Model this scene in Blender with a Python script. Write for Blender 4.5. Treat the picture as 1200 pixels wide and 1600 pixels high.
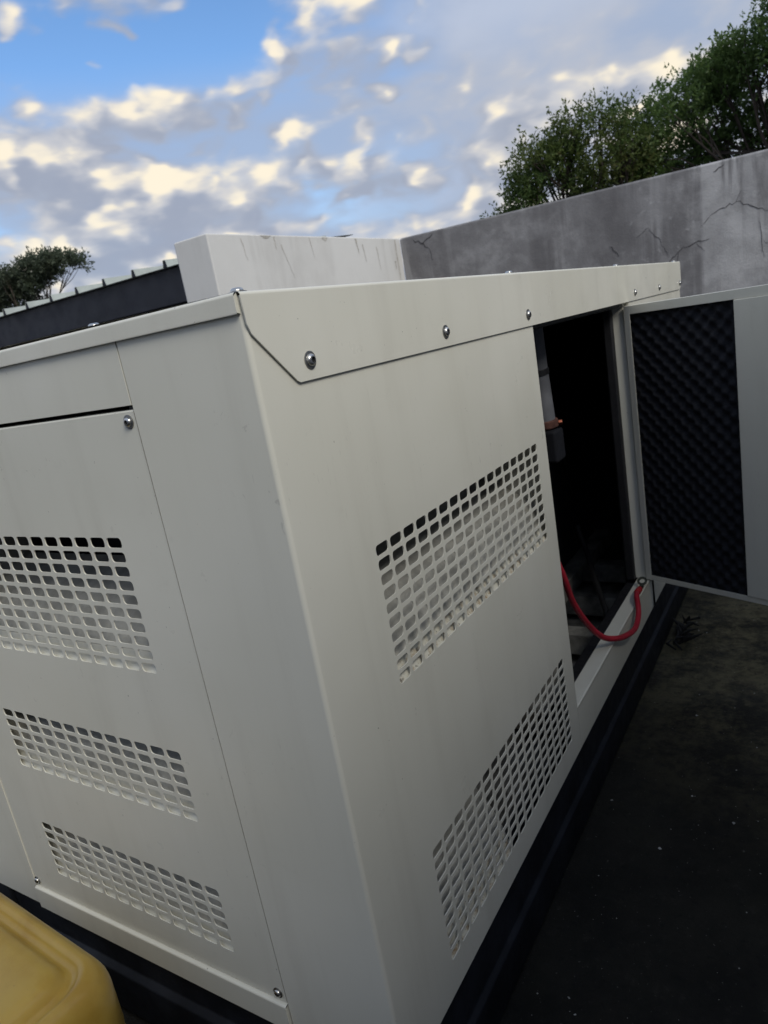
import bpy, math, random
import numpy as np
from mathutils import Vector, Matrix

for o in list(bpy.data.objects):
    bpy.data.objects.remove(o)
scene = bpy.context.scene
COL = scene.collection
RAD = math.radians
random.seed(7)

# ------------------------------------------------------------------ camera
cam_d = bpy.data.cameras.new('camera')
cam = bpy.data.objects.new('camera', cam_d)
COL.objects.link(cam)
RIGHT = (0.8403732494301933, 0.5143771135050247, -0.1708478467654091)
DOWN = (-0.011892154547273368, -0.297638245570111, -0.9546046571404153)
FWD = (-0.5418776414490282, 0.8042559666400899, -0.24401016745507398)
CAM = (0.557084, -0.617906, 1.309934)
m = Matrix.Identity(4)
for i in range(3):
    m[i][0] = RIGHT[i]; m[i][1] = -DOWN[i]; m[i][2] = -FWD[i]; m[i][3] = CAM[i]
cam.matrix_world = m
cam_d.sensor_width = 36.0
cam_d.lens = 1102.8 / 1600 * 36.0
cam_d.clip_start = 0.02
cam_d.clip_end = 2000
cam_d.dof.use_dof = True
cam_d.dof.focus_distance = 1.15
cam_d.dof.aperture_fstop = 9.0
scene.camera = cam
scene.render.resolution_x = 768
scene.render.resolution_y = 1024

# ------------------------------------------------------------------ light
SUN_EL, SUN_AZ = 41.0, -27.0          # degrees; azimuth measured from +x towards +y
SUN_STRENGTH = 1.5
SKY_STRENGTH = 0.10
EXPOSURE = 0.50
sv = Vector((math.cos(RAD(SUN_EL)) * math.cos(RAD(SUN_AZ)),
             math.cos(RAD(SUN_EL)) * math.sin(RAD(SUN_AZ)), math.sin(RAD(SUN_EL))))
sun_d = bpy.data.lights.new('sun', 'SUN')
sun_d.energy = SUN_STRENGTH
sun_d.angle = RAD(26)
sun_d.color = (1.0, 0.955, 0.86)
sun = bpy.data.objects.new('sun', sun_d)
COL.objects.link(sun)
sun.rotation_euler = sv.to_track_quat('Z', 'Y').to_euler()

world = bpy.data.worlds.new('World')
scene.world = world
world.use_nodes = True
wt = world.node_tree
for n in list(wt.nodes):
    wt.nodes.remove(n)


class NT:
    """small node-tree helper"""
    def __init__(s, tree):
        s.t = tree

    def node(s, kind, **kw):
        n = s.t.nodes.new(kind)
        for k, v in kw.items():
            setattr(n, k, v)
        return n

    def link(s, a, b):
        s.t.links.new(a, b)

    def put(s, sock, v):
        if isinstance(v, bpy.types.NodeSocket):
            s.t.links.new(v, sock)
        else:
            sock.default_value = v

    def math(s, op, a, b=0.0, c=0.0, clamp=False):
        n = s.node('ShaderNodeMath', operation=op, use_clamp=clamp)
        s.put(n.inputs[0], a); s.put(n.inputs[1], b)
        if op == 'MULTIPLY_ADD':
            s.put(n.inputs[2], c)
        return n.outputs[0]

    def vmath(s, op, a, b=(0, 0, 0)):
        n = s.node('ShaderNodeVectorMath', operation=op)
        s.put(n.inputs[0], a); s.put(n.inputs[1], b)
        return n.outputs['Value'] if op in ('DOT_PRODUCT', 'LENGTH') else n.outputs[0]

    def noise(s, vec, scale, detail=4, rough=0.5, dist=0.0, color=False):
        n = s.node('ShaderNodeTexNoise')
        s.put(n.inputs['Vector'], vec)
        n.inputs['Scale'].default_value = scale
        n.inputs['Detail'].default_value = detail
        n.inputs['Roughness'].default_value = rough
        n.inputs['Distortion'].default_value = dist
        return n.outputs['Color' if color else 'Fac']

    def smooth(s, v, a, b, lo=0.0, hi=1.0):
        n = s.node('ShaderNodeMapRange', interpolation_type='SMOOTHSTEP')
        s.put(n.inputs['Value'], v)
        s.put(n.inputs['From Min'], a); s.put(n.inputs['From Max'], b)
        s.put(n.inputs['To Min'], lo); s.put(n.inputs['To Max'], hi)
        return n.outputs[0]

    def mix(s, f, a, b, mode='MIX'):
        n = s.node('ShaderNodeMix', data_type='RGBA', blend_type=mode)
        s.put(n.inputs['Factor'], f)
        for sock, v in ((n.inputs['A'], a), (n.inputs['B'], b)):
            pass
        s.put(n.inputs[6], a if isinstance(a, bpy.types.NodeSocket) else (*a, 1.0) if len(a) == 3 else a)
        s.put(n.inputs[7], b if isinstance(b, bpy.types.NodeSocket) else (*b, 1.0) if len(b) == 3 else b)
        return n.outputs[2]

    def scale_vec(s, v, sc):
        return s.vmath('MULTIPLY', v, sc)


w = NT(wt)
sky = w.node('ShaderNodeTexSky', sky_type='NISHITA')
sky.sun_disc = False
sky.sun_elevation = RAD(SUN_EL)
sky.sun_rotation = RAD(90.0 - SUN_AZ)
sky.altitude = 800
sky.air_density = 1.0
sky.dust_density = 0.3
sky.ozone_density = 2.5
tc = w.node('ShaderNodeTexCoord')
D = tc.outputs['Generated']
k = 1.0 / SKY_STRENGTH
sep = w.node('ShaderNodeSeparateXYZ'); w.link(D, sep.inputs[0])
ELEV = sep.outputs['Z']
SQ = (1.0, 1.0, 2.5)
P0 = w.scale_vec(D, SQ)
wob = w.noise(P0, 9.0, 3, 0.5, color=True)
wobv = w.vmath('MULTIPLY', w.vmath('SUBTRACT', wob, (0.5, 0.5, 0.5)), (0.05, 0.05, 0.04))
P = w.vmath('ADD', P0, wobv)
PS = w.vmath('ADD', P, (-0.016, -0.004, 0.060))


def billow(vec):
    a = w.noise(vec, 5.6, 5, 0.47)
    q = w.math('SUBTRACT', w.noise(w.scale_vec(vec, (1, 1, 0.60)), 17.0, 2, 0.4), 0.5)
    puff = w.math('MULTIPLY', w.math('MULTIPLY', q, q), 4.0)
    return w.math('ADD', a, w.math('MULTIPLY', w.math('SUBTRACT', puff, 0.05), 0.95))


n1 = billow(P)
n2 = billow(PS)
# coverage: heaps of cumulus low over the horizon, thinning higher up; open blue in one quarter
low = w.smooth(ELEV, 0.28, 0.36, 0.0, 1.0)
gapd = w.vmath('DOT_PRODUCT', D, tuple(Vector((-0.70, 0.60, 0.40)).normalized()))
gap = w.smooth(gapd, 0.93, 0.995)
T = w.math('ADD', w.math('MULTIPLY', low, 0.17), 0.325)
T = w.math('ADD', T, w.math('MULTIPLY', w.math('MULTIPLY', gap, low), 0.07))
veilm = w.smooth(gapd, 0.985, 0.90)
T = w.math('ADD', T, w.math('MULTIPLY', w.math('MULTIPLY', veilm, w.smooth(ELEV, 0.17, 0.27)), 0.22))
dens = w.smooth(w.math('SUBTRACT', n1, T), -0.06, 0.15)
core = w.smooth(w.math('SUBTRACT', n1, T), 0.06, 0.22)
lit = w.smooth(w.math('SUBTRACT', n1, n2), -0.11, 0.29)
lit = w.math('MULTIPLY', lit, w.smooth(ELEV, 0.02, 0.12, 0.85, 1.0))
CL_SHADE = tuple(c * k for c in (0.270, 0.300, 0.370))
CL_LIT = tuple(c * k for c in (0.730, 0.655, 0.515))
CL_BELLY = tuple(c * k for c in (0.235, 0.265, 0.340))
CL_PALE = tuple(c * k for c in (0.455, 0.455, 0.470))
ccol = w.mix(w.smooth(lit, 0.0, 0.55), CL_SHADE, CL_PALE)
ccol = w.mix(w.smooth(lit, 0.45, 1.0), ccol, CL_LIT)
ccol = w.mix(w.math('MULTIPLY', core, w.math('SUBTRACT', 0.75, lit, clamp=True)), ccol, CL_BELLY)
# thin grey veil spread over the other side
veild = w.vmath('DOT_PRODUCT', D, tuple(Vector((-0.25, 0.92, 0.35)).normalized()))
vn = w.noise(w.scale_vec(D, (1, 1, 1.7)), 4.0, 5, 0.55)
veil = w.math('MULTIPLY', veilm, w.smooth(vn, 0.30, 0.60, 0.70, 1.0))
CL_VEIL = w.mix(w.smooth(vn, 0.38, 0.66), tuple(c * k for c in (0.275, 0.325, 0.430)), tuple(c * k for c in (0.345, 0.395, 0.500)))
hs = w.node('ShaderNodeHueSaturation')
hs.inputs['Saturation'].default_value = 1.12
hs.inputs['Value'].default_value = 1.32
w.link(sky.outputs[0], hs.inputs['Color'])
skycol = w.mix(veil, hs.outputs[0], CL_VEIL)
bn = w.noise(P0, 3.6, 4, 0.5)
bank = w.math('MULTIPLY', w.smooth(ELEV, 0.35, 0.26), w.smooth(bn, 0.36, 0.50))
CL_BANK = w.mix(w.smooth(n1, 0.30, 0.62), tuple(c * k for c in (0.265, 0.320, 0.430)), tuple(c * k for c in (0.375, 0.385, 0.420)))
skycol = w.mix(w.math('MULTIPLY', bank, 0.80), skycol, CL_BANK)
final = w.mix(w.math('MULTIPLY', dens, 0.95), skycol, ccol)
bg = w.node('ShaderNodeBackground')
bg.inputs['Strength'].default_value = SKY_STRENGTH
w.link(final, bg.inputs['Color'])
wo = w.node('ShaderNodeOutputWorld')
w.link(bg.outputs[0], wo.inputs['Surface'])

scene.view_settings.view_transform = 'Standard'
scene.view_settings.look = 'None'
scene.view_settings.exposure = EXPOSURE
scene.view_settings.gamma = 1.0
scene.view_settings.use_curve_mapping = False
scene.render.engine = 'CYCLES'
scene.cycles.max_bounces = 6
scene.cycles.diffuse_bounces = 3
scene.cycles.glossy_bounces = 3

# ------------------------------------------------------------------ materials
MATS = {}


def material(name):
    mt = bpy.data.materials.new(name)
    mt.use_nodes = True
    t = NT(mt.node_tree)
    b = mt.node_tree.nodes['Principled BSDF']
    MATS[name] = mt
    return mt, t, b


def coords(t, kind='Object'):
    return t.node('ShaderNodeTexCoord').outputs[kind]


def world_pos(t):
    return t.node('ShaderNodeNewGeometry').outputs['Position']


def bump(t, b, height, strength, dist=0.002):
    n = t.node('ShaderNodeBump')
    n.inputs['Strength'].default_value = strength
    n.inputs['Distance'].default_value = dist
    t.put(n.inputs['Height'], height)
    t.link(n.outputs[0], b.inputs['Normal'])


def simple(name, col, rough=0.5, metal=0.0, var=0.12, scale=12.0, bmp=0.0, bscale=200.0, spec=0.5):
    mt, t, b = material(name)
    p = world_pos(t)
    n = t.noise(p, scale, 5, 0.6)
    dark = tuple(c * (1 - var) for c in col); lite = tuple(min(1, c * (1 + var)) for c in col)
    t.link(t.mix(t.smooth(n, 0.3, 0.7), dark, lite), b.inputs['Base Color'])
    t.put(b.inputs['Roughness'], t.smooth(t.noise(p, scale * 2.3, 4, 0.6), 0.3, 0.7, max(0.02, rough - 0.08), min(1, rough + 0.08)))
    b.inputs['Metallic'].default_value = metal
    b.inputs['Specular IOR Level'].default_value = spec
    if bmp:
        bump(t, b, t.noise(p, bscale, 3, 0.6), bmp)
    return mt


# powder-coated off-white sheet steel: faint mottling, grime film, specks, vertical run-down dirt
def paint(name, rust=0.0):
    mt, t, b = material(name)
    p = world_pos(t)
    base = t.mix(t.smooth(t.noise(p, 2.2, 3, 0.5), 0.35, 0.65), (0.700, 0.685, 0.590), (0.745, 0.730, 0.640))
    film = t.smooth(t.noise(t.scale_vec(p, (5.0, 5.0, 0.55)), 3.0, 6, 0.62), 0.46, 0.80, 0.0, 0.16)
    base = t.mix(film, base, (0.40, 0.37, 0.30))
    blot = t.smooth(t.noise(p, 17.0, 5, 0.65), 0.60, 0.80, 0.0, 0.14)
    base = t.mix(blot, base, (0.46, 0.43, 0.36))
    speck = t.smooth(t.noise(p, 150.0, 2, 0.5), 0.755, 0.79, 0.0, 0.6)
    base = t.mix(speck, base, (0.12, 0.10, 0.08))
    scr = t.noise(t.scale_vec(p, (2.0, 9.0, 1.2)), 30.0, 3, 0.6, 1.2)
    scm = t.math('MULTIPLY', t.smooth(scr, 0.665, 0.70), t.smooth(t.noise(p, 3.0, 3, 0.5), 0.52, 0.64))
    base = t.mix(t.math('MULTIPLY', scm, 0.35), base, (0.36, 0.34, 0.29))
    if rust:
        rn = t.smooth(t.noise(p, 60.0, 5, 0.7), 0.45, 0.70, 0.0, rust)
        base = t.mix(rn, base, (0.33, 0.20, 0.075))
        rn2 = t.smooth(t.noise(p, 95.0, 4, 0.6), 0.60, 0.70, 0.0, rust * 0.8)
        base = t.mix(rn2, base, (0.05, 0.04, 0.035))
    t.link(base, b.inputs['Base Color'])
    t.put(b.inputs['Roughness'], t.smooth(t.noise(p, 8.0, 5, 0.6), 0.3, 0.75, 0.27, 0.46))
    b.inputs['Specular IOR Level'].default_value = 0.42
    h = t.math('ADD', t.math('MULTIPLY', t.noise(p, 420.0, 2, 0.5), 0.25), t.math('MULTIPLY', t.noise(p, 3.4, 2, 0.4), 9.0))
    bump(t, b, h, 0.10, 0.002)
    return mt


PAINT = paint('white_paint')
PAINT_RUST = paint('white_paint_rusty', 0.85)
INNER = simple('shaded_dusty_paint', (0.50, 0.49, 0.44), 0.7, 0.0, 0.22, 18, 0.0, 1, 0.3)  # dusty white paint, greyed to carry the shade behind the vents
STEEL = simple('bolt_steel', (0.62, 0.61, 0.58), 0.30, 1.0, 0.15, 120)
WASHER = simple('washer_steel', (0.30, 0.30, 0.29), 0.45, 1.0, 0.2, 120)
SOCKET = simple('socket_dark', (0.02, 0.02, 0.02), 0.6)
SKID = simple('skid_black_paint', (0.012, 0.014, 0.019), 0.55, 0.0, 0.4, 9, 0.25, 90, 0.25)
FOAM = simple('black_foam', (0.020, 0.021, 0.026), 0.88, 0.0, 0.25, 40, 0.3, 500, 0.25)
LINER = simple('dark_liner', (0.009, 0.010, 0.014), 0.85, 0.0, 0.3, 14, 0.0, 1, 0.25)
RUBBER = simple('rubber_seal', (0.012, 0.012, 0.014), 0.55, 0, 0.2, 30)
BASEGREY = simple('oily_base_metal', (0.20, 0.195, 0.175), 0.6, 0.0, 0.55, 14, 0.2, 60)
PIPE = simple('grey_pipe', (0.13, 0.135, 0.150), 0.5, 0.0, 0.15, 20)
COPPER = simple('copper_fitting', (0.16, 0.055, 0.035), 0.35, 1.0, 0.3, 60)
RED = simple('red_cable', (0.42, 0.022, 0.040), 0.42, 0.0, 0.15, 30)
REDSLEEVE = simple('red_sleeve', (0.50, 0.015, 0.02), 0.30, 0.0, 0.2, 60, 0.4, 220)
BLACKCABLE = simple('black_cable', (0.012, 0.012, 0.013), 0.5)
LUG = simple('tinned_lug', (0.13, 0.14, 0.11), 0.45, 1.0, 0.2, 90)
RUST = simple('rusty_steel', (0.075, 0.030, 0.022), 0.85, 0.0, 0.4, 60, 0.4, 150)
NAVY = simple('navy_fascia', (0.013, 0.015, 0.023), 0.5, 0.0, 0.2, 3, 0, 1, 0.4)
ROOFSHEET = simple('pale_roof_sheet', (0.40, 0.43, 0.40), 0.55, 0.0, 0.12, 4)
GREYWALL = simple('grey_render', (0.30, 0.31, 0.32), 0.85, 0, 0.15, 3)
BARK = simple('bark', (0.055, 0.042, 0.032), 0.9, 0, 0.35, 12, 0.6, 30)
TWIG = simple('black_twig', (0.014, 0.013, 0.012), 0.9, 0, 0.4, 50)
CHIP = simple('pale_chip', (0.42, 0.41, 0.38), 0.9, 0, 0.35, 40)
CRACK = simple('crack_shadow', (0.075, 0.072, 0.075), 0.95, 0, 0.3, 30)


def wall_mat(name, pale, dark, streak, amount, sc=1.0, weather=0.0, midamt=0.5, rel=0.35):
    mt, t, b = material(name)
    p = world_pos(t)
    big = t.noise(t.scale_vec(p, (1.0, 1.0, 0.45)), 0.9 * sc, 4, 0.55, 0.3)
    base = t.mix(t.smooth(big, 0.36, 0.62), dark, pale)
    mid = t.noise(p, 5.0 * sc, 7, 0.68, 0.3)
    base = t.mix(t.smooth(mid, 0.40, 0.68, 0.0, midamt), base, tuple(c * 0.72 for c in dark))
    st = t.noise(t.scale_vec(p, (2.0, 2.0, 0.22)), 1.5 * sc, 6, 0.60, 0.5)
    brk = t.smooth(t.noise(p, 3.3 * sc, 5, 0.6), 0.34, 0.62, 0.25, 1.0)
    base = t.mix(t.math('MULTIPLY', t.smooth(st, 0.46, 0.58, 0.0, amount), brk), base, streak)
    pat = t.noise(p, 9.0 * sc, 6, 0.72)
    base = t.mix(t.smooth(pat, 0.58, 0.74, 0.0, 0.45 * amount), base, tuple(min(1, c * 1.25) for c in pale))
    if weather:
        # long run of black mould along the middle of the wall, feathered by its own drips
        sx_ = t.node('ShaderNodeSeparateXYZ'); t.link(p, sx_.inputs[0])
        run = t.math('ADD', sx_.outputs[0], t.math('MULTIPLY', t.math('SUBTRACT', t.noise(t.scale_vec(p, (2.6, 2.6, 0.3)), 1.6, 5, 0.6), 0.5), 1.6))
        zone = t.math('MULTIPLY', t.smooth(run, -3.15, -2.55), t.smooth(run, -0.55, -1.45))
        zone = t.math('MULTIPLY', zone, t.smooth(t.noise(p, 4.0, 6, 0.65), 0.28, 0.60, 0.55, 1.0))
        base = t.mix(t.math('MULTIPLY', zone, weather), base, streak)
    t.link(base, b.inputs['Base Color'])
    b.inputs['Roughness'].default_value = 0.92
    b.inputs['Specular IOR Level'].default_value = 0.2
    bump(t, b, t.math('ADD', t.noise(p, 60, 6, 0.7), t.math('MULTIPLY', t.noise(p, 6, 3, 0.5), 2.0)), rel, 0.01)
    return mt


CONCRETE = wall_mat('stained_concrete', (0.49, 0.485, 0.485), (0.30, 0.295, 0.298), (0.13, 0.125, 0.128), 0.8, 1.0, 0.8)
WHITEWALL = wall_mat('white_plaster', (0.70, 0.69, 0.66), (0.66, 0.65, 0.62), (0.40, 0.38, 0.35), 0.22, 1.0, 0.0, 0.08, 0.10)

# yellow translucent-looking polyethylene
mt, t, b = material('yellow_plastic'); p = world_pos(t)
YELLOW = mt
c0 = t.mix(t.smooth(t.noise(p, 5.5, 5, 0.6), 0.35, 0.68), (0.42, 0.285, 0.058), (0.31, 0.185, 0.028))
c0 = t.mix(t.smooth(t.noise(p, 26, 5, 0.65), 0.58, 0.78, 0, 0.35), c0, (0.30, 0.20, 0.06))
c0 = t.mix(t.smooth(t.noise(p, 140, 2, 0.5), 0.74, 0.78, 0, 0.5), c0, (0.10, 0.07, 0.03))
t.link(c0, b.inputs['Base Color'])
b.inputs['Roughness'].default_value = 0.30
b.inputs['Subsurface Weight'].default_value = 0.25
b.inputs['Subsurface Radius'].default_value = (0.02, 0.012, 0.004)
b.inputs['Subsurface Scale'].default_value = 0.5
bump(t, b, t.noise(p, 38, 4, 0.6), 0.12, 0.004)

# dark weathered concrete ground
mt, t, b = material('ground_dark'); p = world_pos(t)
GROUND = mt
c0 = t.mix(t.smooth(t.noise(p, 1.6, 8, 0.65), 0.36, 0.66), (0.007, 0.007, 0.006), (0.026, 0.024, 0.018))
c0 = t.mix(t.smooth(t.noise(p, 3.1, 6, 0.6, 0.4), 0.54, 0.72, 0, 0.5), c0, (0.030, 0.031, 0.014))
dm = t.vmath('LENGTH', t.vmath('SUBTRACT', t.scale_vec(p, (1.0, 0.75, 1.0)), (0.42, 1.52, 0.0)))
mossy = t.math('MULTIPLY', t.smooth(dm, 0.95, 0.15), t.smooth(t.math('ADD', t.math('MULTIPLY', t.noise(p, 5, 3, 0.6), 0.5), t.math('MULTIPLY', t.noise(p, 34, 8, 0.75), 0.5)), 0.40, 0.62, 0.10, 1.0))
c0 = t.mix(mossy, c0, (0.165, 0.142, 0.078))
c0 = t.mix(t.smooth(t.noise(p, 26, 6, 0.7), 0.56, 0.72, 0, 0.35), c0, (0.060, 0.056, 0.046))
c0 = t.mix(t.smooth(t.noise(p, 110, 3, 0.6), 0.66, 0.74, 0, 0.7), c0, (0.16, 0.155, 0.14))
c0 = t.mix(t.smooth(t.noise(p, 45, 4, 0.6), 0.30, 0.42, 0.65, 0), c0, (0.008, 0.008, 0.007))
t.link(c0, b.inputs['Base Color'])
t.put(b.inputs['Roughness'], t.smooth(t.noise(p, 4, 5, 0.6), 0.3, 0.7, 0.72, 0.95))
b.inputs['Specular IOR Level'].default_value = 0.25
bump(t, b, t.math('ADD', t.noise(p, 70, 8, 0.75), t.math('MULTIPLY', t.noise(p, 9, 4, 0.6), 1.5)), 0.7, 0.012)


def leaf_mat(name, a, bcol, c):
    mt, t, b = material(name)
    p = world_pos(t)
    col = t.mix(t.smooth(t.noise(p, 1.3, 3, 0.5), 0.35, 0.65), a, bcol)
    col = t.mix(t.smooth(t.noise(p, 14.0, 2, 0.5), 0.55, 0.72, 0, 0.8), col, c)
    t.link(col, b.inputs['Base Color'])
    b.inputs['Roughness'].default_value = 0.5
    b.inputs['Specular IOR Level'].default_value = 0.3
    tr = t.node('ShaderNodeBsdfTranslucent'); t.link(col, tr.inputs['Color'])
    mx = t.node('ShaderNodeMixShader'); mx.inputs[0].default_value = 0.45
    out = mt.node_tree.nodes['Material Output']
    t.link(b.outputs[0], mx.inputs[1]); t.link(tr.outputs[0], mx.inputs[2]); t.link(mx.outputs[0], out.inputs[0])
    return mt


LEAF_DARK = leaf_mat('leaf_dark_green', (0.095, 0.155, 0.044), (0.120, 0.190, 0.055), (0.150, 0.205, 0.062))
LEAF_OLIVE = leaf_mat('leaf_olive', (0.115, 0.145, 0.040), (0.085, 0.140, 0.038), (0.170, 0.155, 0.058))
LEAF_FAR = leaf_mat('leaf_far', (0.080, 0.105, 0.065), (0.095, 0.115, 0.072), (0.110, 0.120, 0.080))  # greyed so that distance haze sits in the leaf colour


# ------------------------------------------------------------------ mesh helpers
class MB:
    def __init__(s):
        s.v = []; s.f = []

    def add(s, vs, fs):
        o = len(s.v)
        s.v.extend([tuple(x) for x in vs]); s.f.extend([tuple(i + o for i in f) for f in fs])
        return s

    def box(s, x0, x1, y0, y1, z0, z1):
        return s.add([(x0, y0, z0), (x1, y0, z0), (x1, y1, z0), (x0, y1, z0), (x0, y0, z1), (x1, y0, z1), (x1, y1, z1), (x0, y1, z1)],
                     [(0, 3, 2, 1), (4, 5, 6, 7), (0, 1, 5, 4), (1, 2, 6, 5), (2, 3, 7, 6), (3, 0, 4, 7)])

    def prism(s, poly, fn, d0, d1):
        """poly: 2-D points; fn(a, b, d) -> 3-D; closed solid between depths d0 and d1"""
        n = len(poly)
        vs = [fn(a, b_, d0) for a, b_ in poly] + [fn(a, b_, d1) for a, b_ in poly]
        fs = [tuple(range(n))[::-1], tuple(range(n, 2 * n))] + [(i, (i + 1) % n, n + (i + 1) % n, n + i) for i in range(n)]
        return s.add(vs, fs)

    def strip(s, prof, fn, d0, d1, th=0.0, nrm=None):
        """open profile swept from d0 to d1"""
        n = len(prof)
        vs = [fn(a, b_, d0) for a, b_ in prof] + [fn(a, b_, d1) for a, b_ in prof]
        return s.add(vs, [(i, i + 1, n + i + 1, n + i) for i in range(n - 1)])

    def tube(s, pts, r, seg=10, caps=True):
        pts = [Vector(p) for p in pts]
        rr = r if isinstance(r, (list, tuple)) else [r] * len(pts)
        prev = None; rings = []
        for i, p in enumerate(pts):
            d = (pts[min(i + 1, len(pts) - 1)] - pts[max(i - 1, 0)]).normalized()
            if prev is None:
                a = Vector((0, 0, 1)) if abs(d.z) < 0.9 else Vector((1, 0, 0))
                u = d.cross(a).normalized()
            else:
                u = (prev - d * prev.dot(d)).normalized()
            prev = u; v = d.cross(u)
            rings.append([p + (u * math.cos(2 * math.pi * j / seg) + v * math.sin(2 * math.pi * j / seg)) * rr[i] for j in range(seg)])
        vs = [q for ring in rings for q in ring]; fs = []
        for i in range(len(pts) - 1):
            for j in range(seg):
                fs.append((i * seg + j, i * seg + (j + 1) % seg, (i + 1) * seg + (j + 1) % seg, (i + 1) * seg + j))
        if caps:
            fs.append(tuple(range(seg))[::-1]); fs.append(tuple(range((len(pts) - 1) * seg, len(pts) * seg)))
        return s.add(vs, fs)

    def lathe(s, prof, seg=24, fn=lambda x, y, z: (x, y, z)):
        """prof: (r, h) pairs; axis z"""
        vs = []; fs = []
        for r_, h in prof:
            for j in range(seg):
                a = 2 * math.pi * j / seg
                vs.append(fn(r_ * math.cos(a), r_ * math.sin(a), h))
        for i in range(len(prof) - 1):
            for j in range(seg):
                fs.append((i * seg + j, i * seg + (j + 1) % seg, (i + 1) * seg + (j + 1) % seg, (i + 1) * seg + j))
        fs.append(tuple(range((len(prof) - 1) * seg, len(prof) * seg)))
        return s.add(vs, fs)

    def mesh(s, name, mat, smooth=32):
        me = bpy.data.meshes.new(name)
        me.from_pydata([tuple(v) for v in s.v], [], s.f)
        if mat:
            me.materials.append(mat)
        if smooth:
            me.polygons.foreach_set('use_smooth', [True] * len(me.polygons))
            me.set_sharp_from_angle(angle=RAD(smooth))
        me.update()
        return me

    def build(s, name, mat, parent=None, bevel=0.0, smooth=32, merge=False):
        me = s.mesh(name, mat, smooth)
        if merge:
            import bmesh
            b_ = bmesh.new(); b_.from_mesh(me)
            bmesh.ops.remove_doubles(b_, verts=b_.verts, dist=1e-5)
            bmesh.ops.recalc_face_normals(b_, faces=b_.faces)
            b_.to_mesh(me); b_.free()
            me.polygons.foreach_set('use_smooth', [True] * len(me.polygons))
            me.set_sharp_from_angle(angle=RAD(smooth or 1))
        return link(name, me, parent, bevel)


def wnorm(o):
    md = o.modifiers.new('weighted_normal', 'WEIGHTED_NORMAL')
    md.keep_sharp = True; md.mode = 'FACE_AREA'; md.weight = 100
    return o


def link(name, me, parent=None, bevel=0.0):
    o = bpy.data.objects.new(name, me)
    COL.objects.link(o)
    if parent is not None:
        o.parent = parent
    if bevel:
        md = o.modifiers.new('bevel', 'BEVEL')
        md.width = bevel; md.segments = 2; md.limit_method = 'ANGLE'; md.angle_limit = RAD(40)
        md.harden_normals = True
    return o


def thing(name, label, cat, loc=(0, 0, 0), group=None):
    o = bpy.data.objects.new(name, None)
    COL.objects.link(o)
    o.location = loc
    o.empty_display_size = 0.1
    return tag(o, label, cat, group)


def tag(o, label, cat, group=None, kind=None):
    o['label'] = label; o['category'] = cat
    if group:
        o['group'] = group
    if kind:
        o['kind'] = kind
    return o


# ------------------------------------------------------------------ ground
g = MB(); N = 60
gx = np.concatenate([[-400, -120, -40], np.linspace(-12, 12, 49), [40, 120, 400]])
gy = np.concatenate([[-400, -120, -40], np.linspace(-10, 14, 49), [40, 120, 400]])
rng = np.random.default_rng(3)
vs = []
for yy in gy:
    for xx in gx:
        vs.append((xx, yy, 0.0))
nx = len(gx)
fs = [(j * nx + i, j * nx + i + 1, (j + 1) * nx + i + 1, (j + 1) * nx + i) for j in range(len(gy) - 1) for i in range(nx - 1)]
g.add(vs, fs)
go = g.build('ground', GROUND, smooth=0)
go['kind'] = 'structure'; go['label'] = 'dark stained concrete yard floor with mossy patches'

# ------------------------------------------------------------------ boundary walls
WH = 2.2
bw = MB()
# back run is 0.15 m thick and a touch out of square; the unseen runs on the right and behind the viewer are inferred, set there to block light
back = [(-3.235, 6.17), (1.43, 6.629), (1.43, -3.60), (-3.6, -3.60), (-3.6, -3.75), (1.58, -3.75), (1.58, 6.79), (-3.235, 6.32)]
bw.prism(back, lambda a, c, d: (a, c, d), -0.05, WH)
boundary = bw.build('boundary_wall', CONCRETE, bevel=0.022, smooth=30)
tag(boundary, 'tall grey concrete boundary wall with dark water streaks and cracks', 'wall')


def bwpt(x, z, off=0.0025):
    yy = 6.17 + (x + 3.235) * (0.51 / 5.185)
    return (x, yy - off, z)


def crack(pts, wd):
    c = MB(); n = len(pts); vs = []
    for i, (x, z) in enumerate(pts):
        a = pts[max(i - 1, 0)]; e = pts[min(i + 1, n - 1)]
        dx, dz = e[0] - a[0], e[1] - a[1]; L = math.hypot(dx, dz) or 1
        w_ = wd * (0.25 + 0.75 * math.sin(math.pi * (i + 0.3) / (n - 0.4))) * random.uniform(0.7, 1.3)
        vs.append(bwpt(x - dz / L * w_, z + dx / L * w_)); vs.append(bwpt(x + dz / L * w_, z - dx / L * w_))
    c.add(vs, [(2 * i, 2 * i + 2, 2 * i + 3, 2 * i + 1) for i in range(n - 1)])
    c.build('crack', CRACK, boundary, smooth=0)


def jag(a, e, n=6, amp=0.03):
    out = []
    for i in range(n + 1):
        f = i / n
        j = 0 if i in (0, n) else random.uniform(-amp, amp)
        out.append((a[0] + (e[0] - a[0]) * f + j * 0.5, a[1] + (e[1] - a[1]) * f + j))
    return out


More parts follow.
